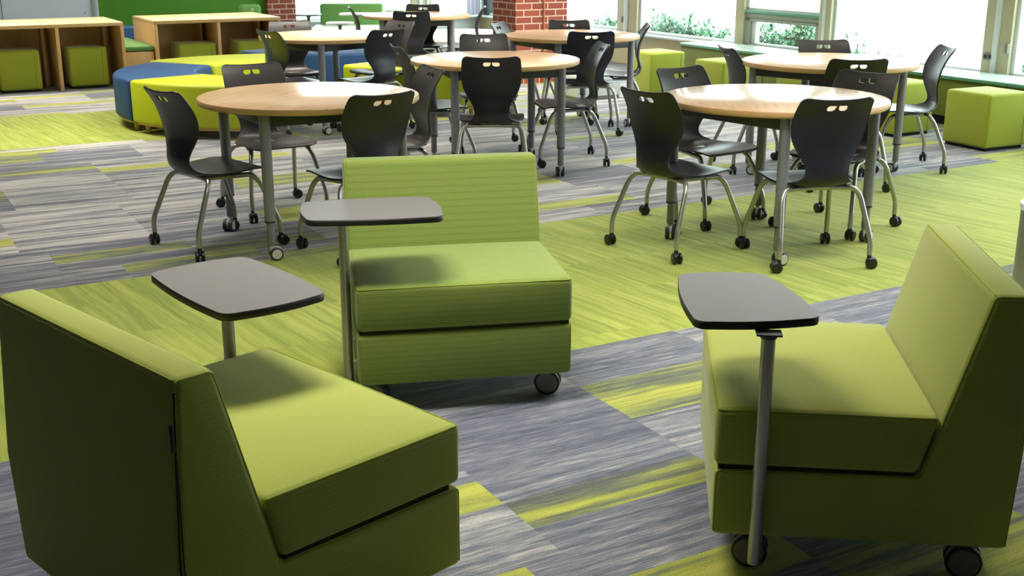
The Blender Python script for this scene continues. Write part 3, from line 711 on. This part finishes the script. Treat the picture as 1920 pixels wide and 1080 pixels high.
    bm.faces.new(rings[0][::-1]); bm.faces.new(rings[-1]); finish(bm, 'edge_band', 'edge_black', tp, angle=60)
    return root
def local(cx, cy, h, pts):
    h = math.radians(h); c, s = math.cos(h), math.sin(h)
    return [((x - cx) * c + (y - cy) * s, -(x - cx) * s + (y - cy) * c) for x, y in pts]
# corners were measured on the floor plan and turned into each chair's own frame
A = (-0.653, 2.513, 45.6)
l1 = lounge('lounge_chair', 'fab_dots', 1, local(*A, [(-0.958, 2.972), (-0.742, 3.148), (-0.452, 2.790), (-0.672, 2.608)]), 'green lounge chair nearest left, seen from behind, grey tablet on its far side', 0.4, zipper=True, pole_x=0.268, W=0.385, FX=0.370, ZB=0.075)
l1.location = (A[0], A[1], 0); l1.rotation_euler = (0, 0, math.radians(A[2]))
A = (-0.212, 3.994, -79.5)
l2 = lounge('lounge_chair', 'fab_rib', -1, local(*A, [(-0.700, 3.835), (-0.282, 3.925), (-0.212, 3.622), (-0.640, 3.560)]), 'green ribbed-fabric lounge chair in the middle facing us, grey tablet across its left side', 1.2, brackets=True)
l2.location = (A[0], A[1], 0); l2.rotation_euler = (0, 0, math.radians(A[2]))
A = (0.876, 2.912, 173.5)
l3 = lounge('lounge_chair', 'fab_dots', 1, local(*A, [(0.432, 2.968), (0.660, 2.972), (0.722, 2.590), (0.418, 2.560)]), 'green lounge chair at right facing left in profile, grey tablet on a pole before it', -0.15)
l3.location = (A[0], A[1], 0); l3.rotation_euler = (0, 0, math.radians(A[2]))

# ------------------------------------------------------------------ green cubes
def cube(w, h=0.415):
    root = empty('cube_ottoman', (0, 0, 0))
    bm = bmesh.new(); box(bm, (-w / 2, -w / 2, 0.022), (w / 2, w / 2, h), 0.022, 4); c = finish(bm, 'cushion', 'fab_cube', root)
    bm = bmesh.new(); box(bm, (-w / 2 + 0.02, -w / 2 + 0.02, 0.0), (w / 2 - 0.02, w / 2 - 0.02, 0.026), 0.003); finish(bm, 'base', 'plinth', root)
    bm = bmesh.new(); box(bm, (w / 2 - 0.055, -w / 2 - 0.0012, 0.04), (w / 2 - 0.053, -w / 2 + 0.002, h - 0.03)); finish(bm, 'seam', 'seam', c, smooth=False)
    return root
CU = [(1.59, 13.03, 0.40, 0, 'leftmost green cube seat, at the left edge under the oak cabinet', 'cubes under the cabinets'),
      (2.26, 13.06, 0.385, 0, 'green cube seat in the right bay of the left oak cabinet', 'cubes under the cabinets'),
      (3.38, 12.98, 0.40, 0, 'green cube seat in the left bay of the second oak cabinet', 'cubes under the cabinets'),
      (4.02, 12.98, 0.40, 0, 'green cube seat in the right bay of the second oak cabinet', 'cubes under the cabinets'),
      (7.14, 9.70, 0.42, 0, 'green cube seat farthest from us along the window bench', 'cubes along the window bench'),
      (7.19, 8.66, 0.42, 0, 'green cube seat by the window bench, second from the pillar', 'cubes along the window bench'),
      (7.26, 7.62, 0.42, 0, 'green cube seat behind the legs of the far right table', 'cubes along the window bench'),
      (7.32, 6.72, 0.42, 0, 'green cube seat behind the chair at the far right table', 'cubes along the window bench'),
      (7.42, 5.92, 0.42, -3, 'largest-looking green cube seat, at the right edge of the picture', 'cubes along the window bench')]
protos = {}
for (u, v, w, r, lab, grp) in CU:
    if w in protos: o = copy_tree(protos[w])
    else: o = cube(w); protos[w] = o
    o.location = G(u, v, 0); o.rotation_euler = (0, 0, AL + math.radians(r)); tag(o, lab, 'ottoman', grp)

# ------------------------------------------------------------------ window bench
def bench(v0, v1, lab):
    root = empty('window_bench', G(7.93, v0, 0), AL); L = v1 - v0
    bm = bmesh.new(); box(bm, (0.02, 0.0, 0.08), (0.46, L, 0.385), 0.006); finish(bm, 'front_panel', 'fab_bench', root)
    bm = bmesh.new(); box(bm, (0.07, 0.01, 0.0), (0.46, L - 0.01, 0.08)); finish(bm, 'plinth', 'plinth', root, smooth=False)
    bm = bmesh.new(); box(bm, (0.003, 0.001, 0.404), (0.467, L - 0.001, 0.413), 0.002); tp = finish(bm, 'bench_top', 'bench_top', root)
    bm = bmesh.new(); box(bm, (0.0, 0.0, 0.386), (0.467, L, 0.4105), 0.002); finish(bm, 'edge_band', 'bench_edge', tp)
    bm = bmesh.new()
    for k in range(1, int(L / 0.95)): box(bm, (0.0175, k * 0.95, 0.09), (0.0215, k * 0.95 + 0.004, 0.38))
    if L > 1.9: finish(bm, 'panel_joint', 'seam', root, smooth=False)
    else: bm.free()
    tag(root, lab, 'bench', 'window bench sections'); return root
bench(6.165, 10.35, 'long dark green window bench with pale top, behind the row of green cubes')
bench(2.6, 6.155, 'short end of the dark green window bench at the right edge, past the top joint')

# ------------------------------------------------------------------ oak cabinets
def cabinet(u0, u1, divs, lab):
    root = empty('oak_cabinet', G(u0, 12.75, 0), AL); L = u1 - u0; D = 1.0; H = 0.665; T = 0.034
    tag(root, lab, 'cabinet', 'oak cabinets')
    bm = bmesh.new(); box(bm, (0, 0, H - 0.004), (L, D, H), 0.001); tp = finish(bm, 'top_board', 'oak_top', root)
    bm = bmesh.new(); box(bm, (0, 0, H - T), (L, D, H - 0.004), 0.002); finish(bm, 'top_edge', 'oak', tp)
    for x in [0, L - T] + [d - u0 - T / 2 for d in divs]:
        bm = bmesh.new(); box(bm, (x, 0.002, 0), (x + T, D - 0.002, H - T), 0.002); finish(bm, 'side_panel' if x in (0, L - T) else 'divider', 'oak', root)
    bm = bmesh.new(); box(bm, (T, 0.62, 0.0), (L - T, 0.64, H - T)); finish(bm, 'back_panel', 'oak', root, smooth=False)
    xs = sorted([0] + [d - u0 for d in divs] + [L - T])
    for a in xs[1:]:
        bm = bmesh.new(); box(bm, (a - T / 2 - 0.075, 0.44, 0.0), (a - T / 2 - 0.045, 0.62, H - T)); finish(bm, 'inner_cleat', 'oak', root, smooth=False)
    return root
cabinet(0.55, 2.62, (1.30, 1.965), 'long low oak cabinet at far left with two open bays under the whiteboard')
cabinet(2.93, 4.30, (3.61,), 'second low oak cabinet with two open bays in front of the green wall')
# little oak bench with green cushion between them
ob = empty('storage_bench', G(2.63, 12.80, 0), AL); tag(ob, 'small oak storage bench with green seat pad between the two cabinets', 'bench')
bm = bmesh.new(); box(bm, (0, 0, 0), (0.285, 1.2, 0.355), 0.004); finish(bm, 'box', 'oak', ob)
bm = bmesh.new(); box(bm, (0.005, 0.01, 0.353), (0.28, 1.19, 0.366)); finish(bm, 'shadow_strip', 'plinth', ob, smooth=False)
bm = bmesh.new(); box(bm, (0, -0.01, 0.364), (0.29, 1.2, 0.412), 0.016, 4); finish(bm, 'seat_pad', 'fab_booth', ob)
ob = empty('back_bolster', G(2.62, 14.01, 0), AL); tag(ob, 'blue upholstered back cushion standing in the gap between the oak cabinets', 'cushion')
bm = bmesh.new(); box(bm, (0, 0, 0.03), (0.62, 0.22, 0.53), 0.02, 4); finish(bm, 'cushion', 'fab_blue', ob)
bm = bmesh.new(); box(bm, (0.02, 0.02, 0.0), (0.60, 0.20, 0.034)); finish(bm, 'base', 'plinth', ob, smooth=False)

# ------------------------------------------------------------------ curved ottomans
def arc_seat(cx, cy, r0, r1, a0, a1, fab, lab, legs=True, h=0.42):
    root = empty('curved_ottoman', (cx, cy, 0)); tag(root, lab, 'ottoman', 'curved ottomans'); n = 28
    a0, a1 = math.radians(a0), math.radians(a1); b = bmesh.new(); A = []; B = []
    pts = [(r1 * math.cos(a0 + (a1 - a0) * k / n), r1 * math.sin(a0 + (a1 - a0) * k / n)) for k in range(n + 1)] + [(r0 * math.cos(a1 + (a0 - a1) * k / n), r0 * math.sin(a1 + (a0 - a1) * k / n)) for k in range(n + 1)]
    prism(b, pts, 0.085, h, 'z', 0.0)
    ed = [e for e in b.edges if len(e.link_faces) == 2 and e.calc_face_angle(0) > 0.5]
    bmesh.ops.bevel(b, geom=ed, offset=0.028, segments=4, profile=0.5, affect='EDGES')
    finish(b, 'cushion', fab, root, angle=45)
    pts2 = [((r1 - 0.03) * math.cos(a0 + 0.03 + (a1 - a0 - 0.06) * k / n), (r1 - 0.03) * math.sin(a0 + 0.03 + (a1 - a0 - 0.06) * k / n)) for k in range(n + 1)] + [((r0 + 0.03) * math.cos(a1 - 0.03 + (a0 - a1 + 0.06) * k / n), (r0 + 0.03) * math.sin(a1 - 0.03 + (a0 - a1 + 0.06) * k / n)) for k in range(n + 1)]
    b = bmesh.new(); prism(b, pts2, 0.068, 0.088, 'z', 0.0); finish(b, 'base_board', 'leg_wood', root)
    for rr in (r1 - 0.09, r0 + 0.09):
        for aa in (a0 + 0.05 / rr + 0.03, a1 - 0.05 / rr - 0.03):
            b = bmesh.new(); lathe(b, [(0, 0), (0.020, 0), (0.026, 0.07), (0, 0.07)], 14, (rr * math.cos(aa), rr * math.sin(aa), 0)); finish(b, 'leg', 'leg_wood', root)
    return root
C1 = (-2.12, 10.30)
arc_seat(*C1, 0.60, 1.27, 153.5, 222, 'fab_blue', 'blue curved ottoman at the left end of the ring, lime ones either side')
arc_seat(*C1, 0.60, 1.27, 223.5, 281, 'fab_lime', 'lime green curved ottoman nearest us, front left of the ring')
arc_seat(*C1, 0.60, 1.38, 93, 152, 'fab_lime', 'lime green curved ottoman at the back of the ring, in front of the oak cabinet')
arc_seat(-1.85, 12.90, 0.62, 1.30, 228, 300, 'fab_blue', 'blue curved ottoman behind the table amid the ottomans, pale glare on its top')
arc_seat(-0.62, 11.62, 0.75, 1.36, 229, 286, 'fab_lime', 'lime green curved ottoman behind the centre round table')

# white low cabinet and far pale bench
wc = empty('low_white_cabinet', G(6.10, 9.52, 0), AL); tag(wc, 'low white box cabinet on the floor right of the brick pillar', 'cabinet')
bm = bmesh.new(); box(bm, (0, 0, 0.035), (0.50, 0.40, 0.235), 0.006); finish(bm, 'body', 'white_lam', wc)
bm = bmesh.new(); box(bm, (0.01, 0.01, 0.0), (0.49, 0.39, 0.036)); finish(bm, 'plinth', 'outlet', wc, smooth=False)
rb = empty('round_bench', (-0.62, 15.4, 0)); tag(rb, 'pale white round upholstered bench far back, behind the farthest table', 'bench')
bm = bmesh.new(); lathe(bm, [(0, 0.05), (0.50, 0.05), (0.60, 0.16), (0.645, 0.26), (0.63, 0.31), (0.58, 0.335), (0, 0.34)], 48); finish(bm, 'cushion', 'curtain', rb)
bm = bmesh.new(); lathe(bm, [(0, 0), (0.42, 0), (0.42, 0.052), (0, 0.052)], 40); finish(bm, 'base', 'wall_white', rb)

# far booth, lounge backs and little tables
bo = empty('booth_seat', (-2.05, 15.25, 0), 0.06); tag(bo, 'dark green high-back booth seat in front of the far windows', 'booth')
bm = bmesh.new(); box(bm, (-0.40, 0.28, 0.04), (0.40, 0.50, 0.68), 0.03, 4); finish(bm, 'backrest', 'fab_booth', bo)
bm = bmesh.new(); box(bm, (-0.46, -0.35, 0.365), (0.46, 0.28, 0.42), 0.015, 3); finish(bm, 'seat_top', 'white_lam', bo)
bm = bmesh.new(); box(bm, (-0.45, -0.34, 0.02), (0.45, 0.28, 0.366), 0.012); finish(bm, 'seat_base', 'fab_booth', bo)
bk = empty('booth_seat', (-1.28, 13.75, 0), 0.0); tag(bk, 'green seat back just showing left behind the farthest dark chair', 'booth')
bm = bmesh.new(); box(bm, (-0.18, 0.0, 0.03), (0.16, 0.12, 0.70), 0.03, 4); finish(bm, 'backrest', 'fab_booth', bk)
bm = bmesh.new(); box(bm, (-0.18, -0.32, 0.02), (0.16, 0.0, 0.38), 0.02, 3); finish(bm, 'seat', 'fab_booth', bk)
gb = empty('booth_seat', G(4.47, 14.35, 0), AL - 0.1); tag(gb, 'green rounded chair back with round eyelet, behind the second oak cabinet beside the bricks', 'booth')
bm = bmesh.new(); box(bm, (-0.13, 0.0, 0.03), (0.13, 0.10, 0.715), 0.045, 5); finish(bm, 'backrest', 'fab_booth', gb)
bm = bmesh.new(); box(bm, (-0.13, 0.09, 0.02), (0.13, 0.5, 0.38), 0.02, 3); finish(bm, 'seat', 'fab_booth', gb)
bm = bmesh.new(); lathe(bm, [(0, -0.004), (0.012, -0.004), (0.014, 0.0), (0, 0.002)], 16, (0.02, 0.0, 0.66), 'y'); finish(bm, 'eyelet', 'alu', gb)

def pole_table(loc, rx, ry, h, topm, lab, grp=None):
    r = empty('side_table', loc); tag(r, lab, 'side table', grp)
    bm = bmesh.new(); n = 40; pts = [(rx * math.copysign(abs(math.cos(2 * PI * k / n)) ** 0.7, math.cos(2 * PI * k / n)), ry * math.copysign(abs(math.sin(2 * PI * k / n)) ** 0.7, math.sin(2 * PI * k / n))) for k in range(n)]
    prism(bm, pts, h - 0.018, h, 'z', 0.0); finish(bm, 'tabletop', topm, r)
    bm = bmesh.new(); lathe(bm, [(0, 0.015), (0.018, 0.015), (0.018, h - 0.05), (0.035, h - 0.018), (0, h - 0.018)], 16); finish(bm, 'pole', 'teal_table', r)
    bm = bmesh.new(); lathe(bm, [(0, 0), (0.16, 0), (0.16, 0.008), (0.02, 0.02), (0, 0.02)], 28); finish(bm, 'base', 'teal_table', r)
    return r
pole_table((-2.42, 14.35, 0), 0.155, 0.14, 0.625, 'teal_table', 'small dark side table on one pole in front of the far left window')
pole_table((-1.78, 13.85, 0), 0.20, 0.16, 0.665, 'white_lam', 'upper white side table in front of the dark green booth')
pole_table((-1.90, 13.30, 0), 0.15, 0.16, 0.60, 'white_lam', 'lower white side table beside the edge-on chair, in front of the booth')

# cabinet with rounded corner at the right edge
dr = empty('round_cabinet', (2.29, 4.00, 0)); tag(dr, 'rounded grey cabinet with pale beige top, cut by the right edge', 'cabinet')
pts = rounded_poly([(-0.38, -0.5), (0.4, -0.5), (0.4, 0.42), (-0.38, 0.42)], 0.14, 10)
bm = bmesh.new(); prism(bm, pts, 0.03, 0.53, 'z'); finish(bm, 'body', 'drum_side', dr)
bm = bmesh.new(); prism(bm, [(x * 1.01, y * 1.01) for x, y in pts], 0.53, 0.553, 'z'); finish(bm, 'top_rim', 'sill', dr)
bm = bmesh.new(); prism(bm, [(x * 0.965, y * 0.965) for x, y in pts], 0.545, 0.5555, 'z'); finish(bm, 'top_panel', 'maple', dr)
bm = bmesh.new(); prism(bm, [(x * 0.9, y * 0.9) for x, y in pts], 0.0, 0.031, 'z'); finish(bm, 'plinth', 'plinth', dr)

# ------------------------------------------------------------------ outdoors: bright pavement and flowering bushes
bm = bmesh.new(); box(bm, (-40, -40, -0.30), (60, 70, -0.14)); struct(finish(bm, 'floor_outside', 'pavement', rot=grid_rot, smooth=False))
rnd = random.Random(5)
def bush(u, v, w, d, h, n, lab, blossoms=0):
    root = empty('bush', G(u, v, -0.14), AL); tag(root, lab, 'bush', 'bushes outside the windows')
    bm = bmesh.new(); tips = []
    ns = max(5, n // 160)
    for k in range(ns):
        a = rnd.uniform(0, 2 * PI); rr = rnd.uniform(0.1, 1) ** 0.6; ty, tx = w * rr * math.cos(a), d * rr * math.sin(a); hz = h * rnd.uniform(0.55, 1.0) * (1 - 0.35 * rr * rr)
        P = [Vector((0.1 * tx, 0.25 * ty, 0)), Vector((0.6 * tx, 0.6 * ty, hz * 0.5)), Vector((tx, ty, hz))]; tube(bm, P, 0.008, 5); tips.append(P)
    finish(bm, 'stems', 'stem', root)
    def leaves(cnt, s0, s1, mt, nm):
        bm = bmesh.new()
        for k in range(cnt):
            P = rnd.choice(tips); s = rnd.uniform(0.25, 1.0); q = P[0].lerp(P[1], s * 2) if s < 0.5 else P[1].lerp(P[2], s * 2 - 1)
            q = q + Vector((rnd.gauss(0, 0.05), rnd.gauss(0, 0.07), rnd.gauss(0, 0.04)))
            L = rnd.uniform(s0, s1) * 1.1; R = Matrix.Rotation(rnd.uniform(0, 2 * PI), 3, 'Z') @ Matrix.Rotation(rnd.uniform(-1.1, 1.1), 3, 'X')
            v4 = [bm.verts.new(q + R @ Vector(c)) for c in ((0, 0, 0), (L * 0.3, L * 0.5, 0.004), (0, L, 0), (-L * 0.3, L * 0.5, 0.004))]
            bm.faces.new(v4)
        finish(bm, nm, mt, root, smooth=False)
    leaves(n, 0.035, 0.075, 'leaf', 'foliage')
    if blossoms: leaves(blossoms, 0.03, 0.05, 'blossom', 'blossoms')
bush(10.3, 14.9, 0.6, 0.35, 0.55, 2600, 'loose green bush outside the window left of the wide beige post')
bush(10.3, 13.45, 0.95, 0.40, 0.70, 7500, 'broad green bush outside the large window right of the wide beige post', 250)
bush(10.0, 12.15, 0.30, 0.25, 0.44, 1500, 'low right-hand sprig of green outside the large window')
bush(10.1, 10.95, 0.75, 0.40, 0.80, 6500, 'dense blossoming bush framed by the small lower window pane', 420)
bush(10.0, 9.78, 0.12, 0.12, 0.56, 420, 'upright green bush outside, just past the narrow window post')
bush(10.0, 9.52, 0.11, 0.10, 0.46, 320, 'small round green tuft outside the large far-right window')
bush(10.0, 9.20, 0.17, 0.12, 0.45, 520, 'wider low green tuft outside, nearer the hedge')
bush(10.0, 8.38, 0.34, 0.18, 0.43, 1500, 'low hedge of pale green leaves outside beside the socket post', 260)
bush(9.9, 7.45, 0.32, 0.25, 0.62, 1500, 'green bush outside the window at the right edge of the picture')
bush(10.6, 17.6, 0.4, 0.3, 0.40, 260, 'faint green bush outside the far corner window')
